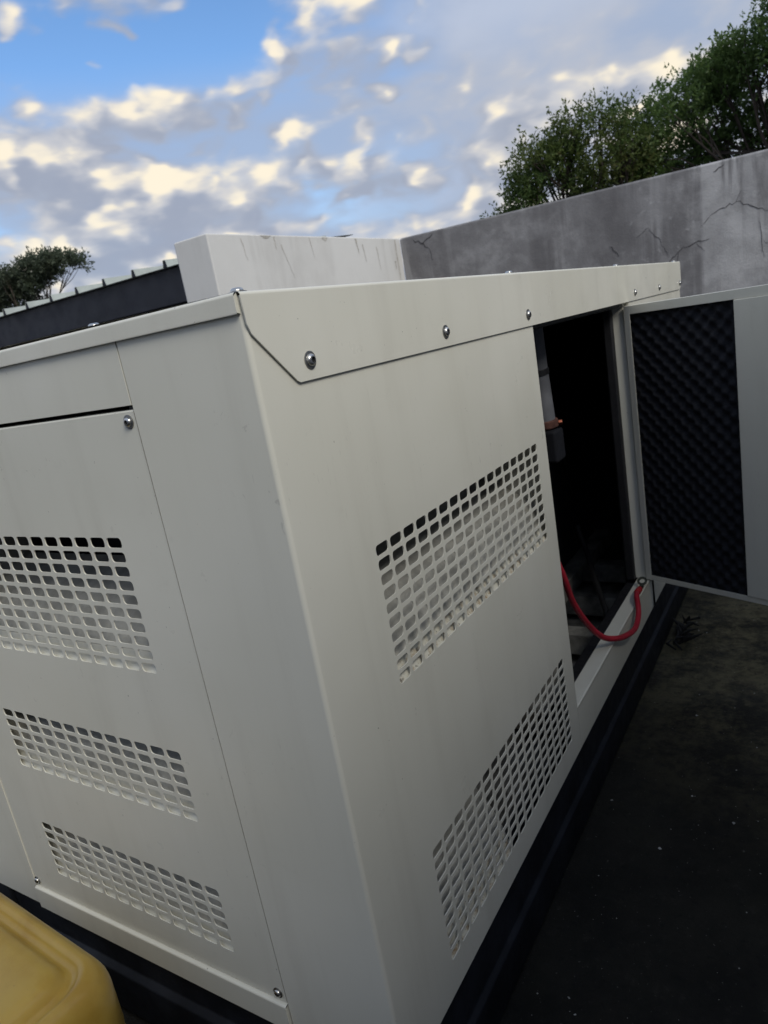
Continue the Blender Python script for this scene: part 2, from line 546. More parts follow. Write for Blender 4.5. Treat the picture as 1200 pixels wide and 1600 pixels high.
for a_, e_, n_, amp_, wd_ in (
        ((-0.72, 1.45), (-0.57, 1.57), 7, 0.018, 0.007), ((-0.57, 1.57), (-0.36, 1.595), 7, 0.014, 0.006), ((-0.60, 1.55), (-0.64, 1.42), 5, 0.012, 0.003),
        ((-0.46, 1.58), (-0.40, 1.50), 4, 0.012, 0.003), ((-0.33, 1.79), (-0.14, 1.85), 7, 0.014, 0.005), ((-0.14, 1.85), (0.07, 1.73), 8, 0.016, 0.005),
        ((-0.14, 1.85), (-0.10, 1.93), 4, 0.010, 0.003), ((-0.95, 1.73), (-0.84, 1.79), 5, 0.012, 0.003), ((-0.84, 1.79), (-0.72, 1.60), 7, 0.014, 0.004),
        ((-0.72, 1.60), (-0.70, 1.52), 4, 0.010, 0.003), ((0.02, 1.66), (0.05, 1.36), 9, 0.014, 0.004), ((0.05, 1.50), (0.16, 1.42), 5, 0.012, 0.003),
        ((-0.33, 1.79), (-0.42, 1.71), 5, 0.012, 0.003), ((0.07, 1.73), (0.24, 1.70), 5, 0.014, 0.004), ((-3.08, 2.16), (-2.93, 2.05), 6, 0.02, 0.010),
        ((-3.00, 2.10), (-2.86, 2.17), 5, 0.014, 0.009), ((-2.93, 2.05), (-2.90, 1.92), 5, 0.012, 0.005), ((-1.18, 1.70), (-1.11, 1.60), 5, 0.016, 0.007),
        ((-0.30, 2.12), (-0.22, 2.16), 4, 0.010, 0.006)):
    crack(jag(a_, e_, n_, amp_), wd_ * 0.75)

pw = MB()
pw.prism([(-3.575, 3.385), (-3.238, 3.395), (-3.238, 6.19), (-3.575, 6.19)], lambda a, c, d: (a, c, d), -0.05, WH + 0.004)
white_wall = pw.build('white_wall', WHITEWALL, bevel=0.012, smooth=30)
tag(white_wall, 'thick white plastered wall meeting the grey wall in the corner', 'wall')

STAIN = simple('drip_stain', (0.46, 0.435, 0.39), 0.95, 0, 0.2, 30)
for yy, z1, ln_s, wd, lean in ((3.75, 2.17, 0.16, 0.006, 0.03), (4.22, 2.13, 0.27, 0.006, 0.10), (4.15, 2.19, 0.10, 0.010, 0.0), (4.62, 2.19, 0.17, 0.005, 0.03),
                               (5.35, 2.19, 0.13, 0.022, 0.02), (5.45, 2.14, 0.16, 0.010, 0.03), (5.70, 2.12, 0.22, 0.009, 0.02), (6.08, 2.19, 0.52, 0.020, 0.0),
                               (4.05, 2.197, 0.022, 0.12, 0.0), (4.85, 2.195, 0.03, 0.07, 0.0), (6.03, 1.98, 0.08, 0.022, 0.0)):
    c = MB(); n_ = 8; vs = []
    for i in range(n_ + 1):
        f = i / n_
        hw = 0.7 * wd * (1 - 0.75 * f) * random.uniform(0.6, 1.2)
        cy = yy + lean * f + random.uniform(-0.004, 0.004)
        vs += [(-3.2355, cy - hw, z1 - ln_s * f), (-3.2355, cy + hw, z1 - ln_s * f)]
    c.add(vs, [(2 * i, 2 * i + 1, 2 * i + 3, 2 * i + 2) for i in range(n_)])
    c.build('drip_stain', STAIN, white_wall, smooth=0)

# ------------------------------------------------------------------ building with ribbed roof at left
bld = thing('shed', 'low shed with dark fascia and pale ribbed metal roof beside the white wall', 'shed', (-6.2, 5.0, 0))
BY, BX1, EZ = 4.10, -3.60, 2.17


def bpart(mb, name, mat, parent=bld, bevel=0.0, smooth=30):
    o = mb.build(name, mat, None, bevel, smooth)
    o.parent = parent
    if parent is bld:
        o.matrix_parent_inverse = Matrix.Translation((6.2, -5.0, 0))
    return o


SL = 0.075
bpart(MB().box(-11.5, BX1 - 0.02, BY, BY + 0.03, EZ - 0.30, EZ), 'fascia', NAVY, bevel=0.004)
bpart(MB().box(-11.5, BX1 - 0.02, BY + 0.035, 5.9, EZ - 0.20, EZ - 0.17), 'soffit', NAVY)
bpart(MB().box(-11.5, BX1 - 0.03, BY + 1.3, BY + 1.5, -0.05, EZ - 0.205), 'wall', GREYWALL)
for xx in (-4.0, -7.6, -11.2):
    bpart(MB().box(xx - 0.06, xx + 0.06, BY + 0.06, BY + 0.18, -0.05, EZ - 0.205), 'post', NAVY, bevel=0.004)
PITCH = 0.43
nrib = 18
sheet = MB()
prof = [(0, 0), (0.03, 0.0), (0.045, 0.062), (0.075, 0.062), (0.09, 0.0), (PITCH, 0.0)]
sheet.strip(prof, lambda a, c, d: (a, d, c + d * SL), 0.0, 1.9)
sheet.strip([(a, c - 0.004) for a, c in prof], lambda a, c, d: (a, d, c + d * SL), 0.0, 1.9)
sheet.add([(a, 0, c) for a, c in prof] + [(a, 0, c - 0.004) for a, c in prof], [(i, i + 1, 7 + i, 6 + i) for i in range(5)])
sheet_me = sheet.mesh('roof_sheet', ROOFSHEET, 25)
clos = MB().prism([(0.031, -0.001), (0.046, 0.056), (0.074, 0.056), (0.089, -0.001)], lambda a, c, d: (a, d, c), 0.004, 0.03)
clos_me = clos.mesh('rib_closer', NAVY, 25)
for i in range(nrib):
    o = link('roof_sheet', sheet_me, bld)
    o.matrix_parent_inverse = Matrix.Translation((6.2, -5.0, 0))
    o.location = (BX1 - 0.025 - PITCH * (i + 1), BY - 0.05, EZ + 0.012)
    c = link('rib_closer', clos_me, o)

# ------------------------------------------------------------------ generator
GEN = thing('generator', 'white sheet metal generator canopy with vents and open side door', 'generator', (0, 0, 0))
W_, L_ = 1.17, 2.735
Z0, ZT = 0.215, 1.380
ZFL = 1.268
R_B = 0.0065
CP, RP = 0.04, 0.02276           # perforation pitch across and down
HW, HH, HR = 0.0335, 0.0163, 0.0058
TH = 0.002

SX = lambda a, z, d: (-d, a, z)          # side face, depth inward
EY = lambda a, z, d: (a, d, z)           # end face, depth inward


def panel(mb, fn, a0, a1, z0, z1, holes, th=TH, rims=True):
    """flat sheet with rectangular cut-outs, front at depth 0"""
    As = sorted({a0, a1, *[h[0] for h in holes], *[h[1] for h in holes]})
    Zs = sorted({z0, z1, *[h[2] for h in holes], *[h[3] for h in holes]})
    As = [a for a in As if a0 <= a <= a1]; Zs = [z for z in Zs if z0 <= z <= z1]
    for i in range(len(As) - 1):
        for j in range(len(Zs) - 1):
            ca, cz = (As[i] + As[i + 1]) / 2, (Zs[j] + Zs[j + 1]) / 2
            if any(h[0] < ca < h[1] and h[2] < cz < h[3] for h in holes):
                continue
            q = [(As[i], Zs[j]), (As[i + 1], Zs[j]), (As[i + 1], Zs[j + 1]), (As[i], Zs[j + 1])]
            mb.add([fn(a, z, 0) for a, z in q], [(0, 1, 2, 3)])
            mb.add([fn(a, z, th) for a, z in q], [(3, 2, 1, 0)])
    if rims:
        q = [(a0, z0), (a1, z0), (a1, z1), (a0, z1)]
        mb.add([fn(a, z, 0) for a, z in q] + [fn(a, z, th) for a, z in q], [(i, (i + 1) % 4, 4 + (i + 1) % 4, 4 + i) for i in range(4)])


def grille(fn, ac, zc, cols, rows, sgn, name, parent, mat=PAINT):
    """perforated field: rounded slots; (ac, zc) centre of the first (near, top) slot; returns its rectangle"""
    mb = MB()
    K = 5
    loop = []
    for qx, qz, a0 in ((1, 1, 0), (-1, 1, 90), (-1, -1, 180), (1, -1, 270)):
        for i in range(K):
            an = RAD(a0 + 90 * i / (K - 1))
            loop.append((qx * (HW / 2 - HR) + HR * math.cos(an), qz * (HH / 2 - HR) + HR * math.sin(an)))
    n = len(loop)
    corner = [(CP / 2, RP / 2), (-CP / 2, RP / 2), (-CP / 2, -RP / 2), (CP / 2, -RP / 2)]
    for c in range(cols):
        for r_ in range(rows):
            a, z = ac + sgn * c * CP, zc - r_ * RP
            vs = []
            for d in (0.0, TH):
                vs += [fn(a + x, z + y, d) for x, y in loop] + [fn(a + x, z + y, d) for x, y in corner]
            S = n + 4; fs = []
            for q in range(4):
                base = q * K
                for i in range(K - 1):
                    fs.append((base + i, base + i + 1, n + q))
                nb = ((q + 1) % 4) * K
                fs.append((base + K - 1, nb, n + (q + 1) % 4, n + q))
            fs += [tuple(S + i for i in f)[::-1] for f in fs]
            fs += [(i, (i + 1) % n, S + (i + 1) % n, S + i) for i in range(n)]
            mb.add(vs, fs)
    mb.build(name, mat, parent, smooth=25)
    a_lo = ac - CP / 2 if sgn > 0 else ac - (cols - 0.5) * CP
    return (a_lo, a_lo + cols * CP, zc - (rows - 0.5) * RP, zc + RP / 2)


def rect_of(ac, zc, cols, rows, sgn):
    a_lo = ac - CP / 2 if sgn > 0 else ac - (cols - 0.5) * CP
    return (a_lo, a_lo + cols * CP, zc - (rows - 0.5) * RP, zc + RP / 2)


YO, YH = 0.908, 1.792            # door opening
ZS = 0.328                       # sill height
SIDE_V = [(0.188, 1.011, 17, 10, 1), (0.190, 0.4885, 17, 10, 1)]
END_V = [(-0.343, 1.080, 13, 10, -1), (-0.343, 0.720, 13, 6, -1), (-0.343, 0.455, 13, 6, -1)]
XS0, XS1 = -0.223, -0.952        # seams of the end panel

# side panel: wraps round the front corner from the end seam to the door opening
sp = MB()
panel(sp, SX, R_B, YO, Z0, ZT - 0.004, [rect_of(*v) for v in SIDE_V])
arc = [(-R_B + R_B * math.sin(RAD(a)), R_B - R_B * math.cos(RAD(a))) for a in np.linspace(0, 90, 11)]
sp.strip([(XS0 + 0.001, 0.0)] + arc, lambda a, c, d: (a, c, d), Z0, ZT - 0.004)
# return of the sheet at the opening
sp.add([SX(YO, Z0, TH), SX(YO, ZT - 0.02, TH), SX(YO, ZT - 0.02, 0.04), SX(YO, Z0, 0.04)], [(0, 1, 2, 3)])
side = wnorm(sp.build('side_panel', PAINT, GEN, smooth=32, merge=True))
side['label'] = 'near side panel wrapping round the front corner'
for v in SIDE_V:
    grille(SX, *v, 'ventilation_grille', side)

# sill strip below the opening, with a folded top flange
sl = MB()
panel(sl, SX, YO + 0.001, YH + 0.03, Z0, ZS - 0.004, [])
arc2 = [(-0.004 * (1 - math.cos(RAD(a))), ZS - 0.004 + 0.004 * math.sin(RAD(a))) for a in np.linspace(0, 90, 5)]
sl.strip([(0.0, ZS - 0.006)] + arc2 + [(-0.042, ZS), (-0.042, ZS - 0.03)], lambda a, c, d: (a, d, c), YO + 0.001, YH + 0.03)
wnorm(sl.build('door_sill', PAINT, GEN, smooth=32))
# far side panel with the jamb
fp = MB()
panel(fp, SX, YH + 0.0005, L_ - 0.02, Z0 + 0.0, ZT - 0.006, [])
fp.add([SX(YH, ZS, 0.0), SX(YH, ZT - 0.02, 0.0), SX(YH, ZT - 0.02, 0.05), SX(YH, ZS, 0.05)], [(0, 1, 2, 3)])
fp.build('far_side_panel', PAINT, GEN, smooth=32)
jm = MB().box(-0.062, -0.012, YH - 0.022, YH - 0.002, ZS + 0.002, ZT - 0.03)
jm.build('door_jamb', PAINT, GEN, bevel=0.003)
MB().box(-0.075, -0.045, YH - 0.05, YH - 0.024, ZS + 0.002, ZT - 0.03).build('door_seal', RUBBER, GEN, bevel=0.006)
MB().box(-0.075, -0.012, YO + 0.004, YH - 0.05, ZFL - 0.012, ZFL + 0.03).build('door_seal', RUBBER, GEN, bevel=0.004)
MB().box(-0.075, -0.044, YO + 0.004, YH - 0.05, ZS - 0.03, ZS - 0.004).build('door_seal', RUBBER, GEN, bevel=0.004)

# end face: header, removable panel, foot strip, far corner
ZD, ZB = 1.270, 0.268
MB().box(XS1 + 0.001, XS0 - 0.0015, 0.0, 0.003, ZD + 0.004, ZT - 0.006).build('header_strip', PAINT, GEN, bevel=0.0006)
ep = MB()
DEP = 0.0015
MB().box(XS0 - 0.012, XS0 + 0.0008, 0.0042, 0.0125, ZB, ZT - 0.03).build('seam_shade_strip', RUBBER, GEN)  # dark strips stand in for the shade in the seam gaps
MB().box(XS1 - 0.0008, XS1 + 0.012, 0.0042, 0.0125, ZB, ZT - 0.03).build('seam_shade_strip', RUBBER, GEN)
EP = lambda a, z, d: (a, d + DEP, z)
panel(ep, EP, XS1 + 0.0025, XS0 - 0.0025, ZB + 0.002, ZD - 0.004, [rect_of(*v) for v in END_V])
# folded top edge of the panel, seen below the dark gap
ep.strip([(DEP, ZD - 0.0045), (DEP + 0.0015, ZD - 0.002), (DEP + 0.02, ZD - 0.0015)], lambda a, c, d: (d, a, c), XS1 + 0.0025, XS0 - 0.0025)
endp = ep.build('end_panel', PAINT, GEN, smooth=32)
endp['label'] = 'removable end panel with three perforated vents'
for v in END_V:
    grille(EP, *v, 'ventilation_grille', endp)
fs_ = MB()
fs_.strip([(-0.006, Z0), (-0.006, ZB - 0.004), (-0.0050, ZB - 0.0012), (-0.0025, ZB), (DEP + 0.004, ZB)], lambda a, c, d: (d, a, c), XS1 + 0.0015, XS0 - 0.0015)
fs_.strip([(-0.006, Z0), (0.02, Z0)], lambda a, c, d: (d, a, c), XS1 + 0.0015, XS0 - 0.0015)
fs_.add([(XS0 - 0.0015, -0.006, Z0), (XS0 - 0.0015, 0.02, Z0), (XS0 - 0.0015, 0.02, ZB), (XS0 - 0.0015, -0.006, ZB - 0.003)], [(0, 1, 2, 3)])
wnorm(fs_.build('foot_strip', PAINT, GEN, smooth=50))
lc = MB()
lc.strip([(XS1 - 0.001, 0.03), (XS1 - 0.001, 0.0), (-W_ + R_B, 0.0)] + [(-W_ + R_B - R_B * math.sin(RAD(a)), R_B - R_B * math.cos(RAD(a))) for a in np.linspace(9, 90, 10)] + [(-W_, L_)],
         lambda a, c, d: (a, c, d), Z0, ZT - 0.005)
lc.build('far_corner_panel', PAINT, GEN, smooth=32)
MB().box(-W_ + 0.003, -0.003, L_ - 0.02, L_ - 0.002, Z0, ZT - 0.006).build('rear_panel', PAINT, GEN, bevel=0.002)

# baffles: painted trays behind each vent, joined to the sheet below the lowest row and leaning inward
def baffle(fn, rect, rows, frac, depth, a0=None, a1=None, mat=PAINT, cap=None, lipmat=PAINT):
    lo, hi, zb, zt = rect
    lo = lo - 0.01 if a0 is None else a0; hi = hi + 0.01 if a1 is None else a1
    zb = zb + 0.004
    H = (zt - zb)
    mb = MB()
    prof = [(TH + 0.0005, zb - 0.006), (TH + 0.006, zb + 0.001), (0.010, zb + 0.010)]
    for q in np.linspace(0.0, 1.0, 9)[1:]:
        prof.append((0.010 + depth * (0.40 * q + 0.60 * q ** 3), zb + 0.010 + (H * frac - 0.010) * q))
    mb.strip(prof[3:], lambda a, c, d: fn(d, c, a), lo, hi)
    if cap is not None:
        mb.add([fn(cap, zb - 0.006, TH + 0.0006), fn(cap, zb - 0.006, depth + 0.02), fn(cap, zt + 0.03, depth + 0.02), fn(cap, zt + 0.03, TH + 0.0006)], [(0, 1, 2, 3)])
    mb.build('vent_baffle', mat, GEN, smooth=50)
    lp_ = MB()
    lp_.strip(prof[:4], lambda a, c, d: fn(d, c, a), lo, hi)
    lp_.build('vent_lip', lipmat, GEN, smooth=50)


baffle(SX, rect_of(*SIDE_V[0]), 10, 0.60, 0.160, 0.158, 0.896, mat=INNER, cap=0.897, lipmat=PAINT_RUST)
baffle(SX, rect_of(*SIDE_V[1]), 10, 0.84, 0.140, 0.16, 0.46, mat=INNER, lipmat=PAINT_RUST)
for v in END_V:
    baffle(EP, rect_of(*v), v[3], 0.56 if v[3] > 6 else 0.82, 0.160 if v[3] > 6 else 0.10, -0.895, -0.29, mat=INNER, cap=-0.896, lipmat=PAINT)

# roof pan
rf = MB()
XO, YF, YB, rr = 0.004, -0.006, 2.738, 0.0042
qa = [(XO - rr + rr * math.cos(RAD(a)), ZT - rr + rr * math.sin(RAD(a))) for a in np.linspace(0, 90, 6)]
rf.strip(qa + [(-0.30, ZT + 0.003), (-W_ / 2, ZT + 0.004)], lambda a, c, d: (a, d, c), YF + rr, YB)
rf.strip([(-W_ - XO + (XO - p_[0]) - 0.0, p_[1]) for p_ in qa] + [(-W_ / 2, ZT + 0.004)], lambda a, c, d: (a, d, c), YF + rr, YB)
flp = [(YF + rr, ZT - rr), (-0.0005, 1.345), (0.004, 1.333), (0.069, 1.2705), (0.074, ZFL), (2.690, ZFL), (2.712, 1.274), (YB, 1.300), (YB, ZT - rr)]
for x0, x1 in ((0.0022, XO), (-W_ - XO, -W_ - 0.0022)):
    n = len(flp)
    vs = [(x1, a, z) for a, z in flp] + [(x0, a, z) for a, z in flp]
    rf.add(vs, [tuple(range(n)), tuple(range(n, 2 * n))[::-1]] + [(i, (i + 1) % n, n + (i + 1) % n, n + i) for i in range(n - 1)])
# rounded fold along the front edge and the end lip
qb = [(YF + rr - rr * math.cos(RAD(a)), ZT - rr + rr * math.sin(RAD(a))) for a in np.linspace(0, 90, 6)]
roof = rf.build('roof', PAINT, GEN, smooth=32)
roof['label'] = 'flat roof pan with deep side flange'
lp = MB()
lp.strip([(-0.001, 1.3565), (YF + 0.0004, 1.3565), (YF, 1.358)] + qb, lambda a, c, d: (d, a, c), -W_ - 0.002, -0.0022)
lp.add([(-0.0022, 0.0, 1.3565), (-0.0022, YF, 1.358), (-0.0022, YF, ZT - rr), (-0.0022, 0, ZT)], [(0, 1, 2, 3)])
wnorm(lp.build('roof_lip', PAINT, GEN, smooth=40))
MB().box(-W_, -0.003, L_ - 0.002, YB - 0.0005, 1.35, ZT - 0.004).build('roof_lip', PAINT, GEN)

# bolts: button head with hexagon socket on a washer
bh = MB()
bh.lathe([(0.0078, 0.0016), (0.0080, 0.0024), (0.0074, 0.0042), (0.0060, 0.0056), (0.0042, 0.0063), (0.0037, 0.0063)], 20)
bh.f.pop()
hexp = [(0.0036 * math.cos(RAD(60 * i)), 0.0036 * math.sin(RAD(60 * i))) for i in range(6)]
bolt_me = bh.mesh('bolt', STEEL, 40)
bolt_me.materials.append(SOCKET)
sk = MB()
sk.lathe([(0.0037, 0.0063), (0.0034, 0.0030), (0.0005, 0.0028)], 6)
sock_me = sk.mesh('socket', SOCKET, 20)
wa = MB(); wa.lathe([(0.0112, 0.0), (0.0114, 0.0006), (0.0112, 0.0016), (0.0100, 0.0019), (0.0070, 0.0019)], 28)
wash_me = wa.mesh('washer', WASHER, 40)


def bolt(loc, nrm, sc=1.0):
    o = link('bolt', bolt_me, GEN)
    o.location = loc
    q = Vector(nrm).to_track_quat('Z', 'Y').to_matrix() @ Matrix.Rotation(random.uniform(0, 6), 3, 'Z') @ Matrix.Rotation(random.uniform(-0.05, 0.05), 3, 'X')
    o.rotation_euler = q.to_euler(); o.scale = (sc, sc, sc)
    a = link('washer', wash_me, o); c = link('socket', sock_me, o)


for yy in (0.0995, 0.481, 0.877, 1.875, 2.269, 2.697):
    bolt((XO, yy, 1.292), (1, 0, 0))
for yy in (0.018, 0.85, 1.74, 2.71):
    bolt((-0.017, yy, ZT), (0, 0, 1))
for xx in (-0.275, -0.56, -0.86, -1.15):
    bolt((xx, 0.014, ZT + 0.0005), (0, 0, 1))
for xx, zz in ((-0.2395, 1.253), (-0.9415, 0.283), (-0.2408, 0.285), (-0.937, 1.253)):
    bolt((xx, DEP, zz), (0, -1, 0), 0.85)

# inside: dark lining, base frame, pipework
ln = MB()
ln.box(-0.21, -0.198, 0.19, YO - 0.004, Z0 + 0.05, 1.345)
ln.box(-0.09, -0.078, YH + 0.002, L_ - 0.05, Z0 + 0.05, 1.345)
ln.box(-W_ + 0.03, -W_ + 0.05, 0.06, L_ - 0.05, Z0, 1.345)
ln.box(-W_ + 0.05, -0.21, 0.185, 0.20, Z0 + 0.03, 1.345)
ln.box(-W_ + 0.05, -0.05, L_ - 0.06, L_ - 0.04, Z0, 1.345)
ln.box(-W_ + 0.05, -0.05, 0.06, L_ - 0.05, 1.346, 1.36)
ln.box(-W_ + 0.05, -0.215, 1.02, 1.04, Z0, 1.34)
ln.build('inner_lining', LINER, GEN)
for yy in (1.12, 1.62, 1.95, 2.30):
    MB().box(-W_ + 0.04, -0.07, yy, yy + 0.07, 0.085, 0.165).build('cross_member', BASEGREY, GEN, bevel=0.004)
MB().box(-W_ + 0.04, -0.07, 0.06, L_ - 0.05, 0.03, 0.05).build('drip_tray', BASEGREY, GEN)
MB().box(-0.42, -0.35, 1.10, 2.60, 0.166, 0.235).build('engine_rail', BASEGREY, GEN, bevel=0.004)
pp = MB().tube([(-0.175, 1.375, 1.34), (-0.175, 1.385, 1.12), (-0.175, 1.40, 0.975)], 0.030, 20)
pp.build('coolant_pipe', PIPE, GEN, smooth=40)
MB().tube([(-0.175, 1.384, 1.130), (-0.175, 1.386, 1.112)], 0.0325, 20).build('hose_clamp', RUBBER, GEN, bevel=0.002)
MB().tube([(-0.175, 1.402, 0.978), (-0.175, 1.404, 0.952)], 0.037, 20).build('pipe_collar', RUST, GEN, bevel=0.006)
MB().tube([(-0.142, 1.412, 0.964), (-0.130, 1.418, 0.964)], 0.010, 6).build('collar_bolt', COPPER, GEN, bevel=0.002)
MB().box(-0.235, -0.135, 1.36, 1.44, 0.85, 0.948).build('thermostat_housing', LINER, GEN, bevel=0.010)
en = MB()
en.box(-0.86, -0.40, 1.50, 2.28, 0.24, 0.78)
en.build('engine_block', LINER, GEN, bevel=0.03)
bc = MB().tube([(-0.32, 2.02, 0.44), (-0.27, 1.96, 0.34), (-0.20, 1.80, 0.30), (-0.13, 1.66, 0.24), (-0.10, 1.52, 0.17), (-0.12, 1.40, 0.12)], 0.011, 10)
bc.build('black_cable', BLACKCABLE, GEN, smooth=60)
bc = MB().tube([(-0.13, 1.68, 0.10), (-0.11, 1.50, 0.16), (-0.10, 1.30, 0.18), (-0.12, 1.12, 0.20), (-0.15, 1.02, 0.20)], 0.009, 10)
bc.build('black_cable', BLACKCABLE, GEN, smooth=60)

# exhaust cap just peeping over the roof edge
ex = MB().lathe([(0.034, 0.0), (0.034, 0.044), (0.042, 0.047), (0.043, 0.054), (0.028, 0.060), (0.006, 0.062)], 20)
exo = ex.build('exhaust_cap', RUST, GEN, smooth=35)
exo.location = (-0.505, 1.49, ZT + 0.002)
exo['label'] = 'rusty brown cap on the roof'

# skid base
for sgn, x0 in ((1, 0.0), (-1, -W_)):
    sk_ = MB()
    prof = [(-0.010, Z0 - 0.002), (-0.010, 0.110), (0.0, 0.100), (0.0, 0.012), (-0.006, 0.0), (-0.066, 0.0), (-0.066, Z0 - 0.002)]
    sk_.prism(prof, (lambda a, c, d: (a, d, c)) if sgn > 0 else (lambda a, c, d: (-W_ - a, d, c)), 0.002, L_)
    sk_.build('skid_rail', SKID, GEN, bevel=0.003)
se = MB()
se.prism([(0.010, Z0 - 0.003), (0.010, 0.135), (-0.004, 0.125), (-0.004, 0.020), (0.06, 0.020), (0.06, Z0 - 0.003)], lambda a, c, d: (d, a, c), -W_ + 0.07, -0.0665)
se.build('skid_cross_beam', SKID, GEN, bevel=0.003)
MB().box(-W_ + 0.07, -0.068, L_ - 0.06, L_ - 0.004, 0.02, Z0 - 0.003).build('skid_cross_beam', SKID, GEN, bevel=0.003)
se = MB()
se.box(-0.0655, 0.0005, -0.006, 0.0015, 0.0, Z0 - 0.004)
se.build('skid_end_plate', SKID, GEN, bevel=0.002)

# side door, swung open; local +x runs along the leaf from the hinge, -y is its inner face
DW, DH = 0.870, 0.922
skin = MB()
skin.box(0, DW, 0.0, 0.002, 0, DH)
for q in ((0, 0.002, 0, DH), (DW - 0.002, DW, 0, DH)):
    skin.box(q[0], q[1], -0.034, 0.0, q[2], q[3])
skin.box(0.002, DW - 0.002, -0.034, 0.0, 0, 0.002)
skin.box(0.002, DW - 0.002, -0.034, 0.0, DH - 0.002, DH)
door = skin.build('door', PAINT, GEN, bevel=0.0008)
door['label'] = 'open side door lined with black egg-crate foam'
ANG = 65.5
door.location = (0.006, YH - 0.004, ZS + 0.006)
door.rotation_euler = (0, 0, math.atan2(-math.cos(RAD(ANG)), math.sin(RAD(ANG))))
lips = MB()
lips.box(0.0, 0.022, -0.036, -0.0342, 0.0, DH)
lips.build('door_lip', PAINT, door, bevel=0.0008)
MB().box(0.0225, DW, -0.036, -0.0342, DH - 0.026, DH).build('door_lip', PAINT, door, bevel=0.0008)
MB().box(0.0225, DW, -0.036, -0.0342, 0.0, 0.018).build('door_lip', PAINT, door, bevel=0.0008)
MB().box(DW - 0.022, DW, -0.036, -0.0342, 0.0185, DH - 0.0265).build('door_lip', PAINT, door, bevel=0.0008)
MB().box(0.363, 0.508, -0.040, -0.0345, 0.0185, DH - 0.0265).build('door_stiffener', PAINT, door, bevel=0.002)


def foam(x0, x1, z0, z1):
    st = 0.0052
    na, nz = int((x1 - x0) / st) + 1, int((z1 - z0) / st) + 1
    xs = np.linspace(x0, x1, na); zs = np.linspace(z0, z1, nz)
    X, Z = np.meshgrid(xs, zs)
    r2 = np.random.default_rng(5)
    wv = 2 * np.pi / 0.0465
    Hh = np.sin(X * wv + 0.25 * np.sin(Z * 9)) * np.sin(Z * wv + 0.2 * np.sin(X * 11)) * 0.0095
    edge = np.minimum(np.minimum(X - x0, x1 - X), np.minimum(Z - z0, z1 - Z))
    Y = -0.022 - Hh + r2.normal(0, 0.0004, X.shape)
    X = X + np.where((X == x0) | (X == x1), 0.003 * np.sin(Z * 110), 0)
    vs = np.stack([X, Y, Z], -1).reshape(-1, 3).tolist()
    fs = [(j * na + i, j * na + i + 1, (j + 1) * na + i + 1, (j + 1) * na + i) for j in range(nz - 1) for i in range(na - 1)]
    m_ = MB(); m_.add(vs, fs)
    m_.build('foam_lining', FOAM, door, smooth=180)


foam(0.006, 0.362, 0.004, DH - 0.004)
foam(0.509, DW - 0.004, 0.004, DH - 0.004)
for zz in (0.16, 0.76):
    hg = MB().tube([(-0.004, -0.004, zz - 0.04), (-0.004, -0.004, zz + 0.04)], 0.007, 12)
    hg.build('hinge', STEEL, door, smooth=40)

# ------------------------------------------------------------------ red battery cable draped over the sill
def spline(pts, n=10):
    pts = [Vector(p) for p in pts]
    P_ = [pts[0] * 2 - pts[1]] + pts + [pts[-1] * 2 - pts[-2]]
    out = []
    for i in range(1, len(P_) - 2):
        a, b_, c, d = P_[i - 1:i + 3]
        for j in range(n):
            t_ = j / n
            out.append(0.5 * ((2 * b_) + (c - a) * t_ + (2 * a - 5 * b_ + 4 * c - d) * t_ ** 2 + (3 * b_ - a - 3 * c + d) * t_ ** 3))
    out.append(pts[-1])
    return out


cable = thing('red_cable', 'red cable with ring terminal hanging out over the door sill', 'cable', (0, 1.4, ZS))
cpts = [(-0.16, 0.98, 0.86), (-0.07, 1.00, 0.74), (-0.040, 1.017, 0.649), (-0.040, 1.076, 0.540), (-0.034, 1.159, 0.437), (-0.012, 1.215, 0.372),
        (0.013, 1.270, 0.344), (0.024, 1.345, 0.322), (0.026, 1.415, 0.308), (0.024, 1.472, 0.318), (0.016, 1.515, 0.338), (0.004, 1.555, 0.352), (-0.004, 1.600, 0.349), (-0.008, 1.640, 0.341)]
inv = Matrix.Translation((0, -1.4, -ZS))
o = MB().tube(spline(cpts, 8), 0.0085, 12).build('cable_sheath', RED, cable, smooth=60); o.matrix_parent_inverse = inv
o = MB().tube(spline([(-0.003, 1.592, 0.350), (-0.007, 1.625, 0.344), (-0.009, 1.655, 0.337)], 8), [0.0098 + 0.0006 * math.sin(i * 1.9) for i in range(17)], 12).build('heat_shrink_sleeve', REDSLEEVE, cable, smooth=60)
o.matrix_parent_inverse = inv
lg = MB()
lc_, lv = Vector((-0.010, 1.700, ZS + 0.020)), Vector((0.0, 0.78, 0.62))
lu, ln_ = Vector((1, 0, 0)), Vector((0, -0.62, 0.78))
n = 28; vs = []
for zz in (-0.0014, 0.0014):
    for r_ in (0.0088, 0.0165):
        for j in range(n):
            a = 2 * math.pi * j / n
            vs.append(tuple(lc_ + lu * (r_ * math.cos(a)) + lv * (r_ * math.sin(a)) + ln_ * zz))
fs = []
for j in range(n):
    k2 = (j + 1) % n
    fs += [(2 * n + j, 2 * n + k2, 3 * n + k2, 3 * n + j), (j, n + j, n + k2, k2), (n + j, 3 * n + j, 3 * n + k2, n + k2), (j, k2, 2 * n + k2, 2 * n + j)]
lg.add(vs, fs)
lg.tube([(-0.0095, 1.650, ZS + 0.010), tuple(lc_ - lv * 0.024), tuple(lc_ - lv * 0.0155)], [0.0075, 0.0075, 0.0055], 12)
o = lg.build('ring_terminal', LUG, cable, smooth=30); o.matrix_parent_inverse = inv

# ------------------------------------------------------------------ yellow jerrycan, cropped by the frame
can = thing('jerrycan', 'yellow plastic jerrycan standing by the end of the generator', 'jerrycan', (-0.672, -0.318, 0))
can.rotation_euler = (0, 0, RAD(-4))


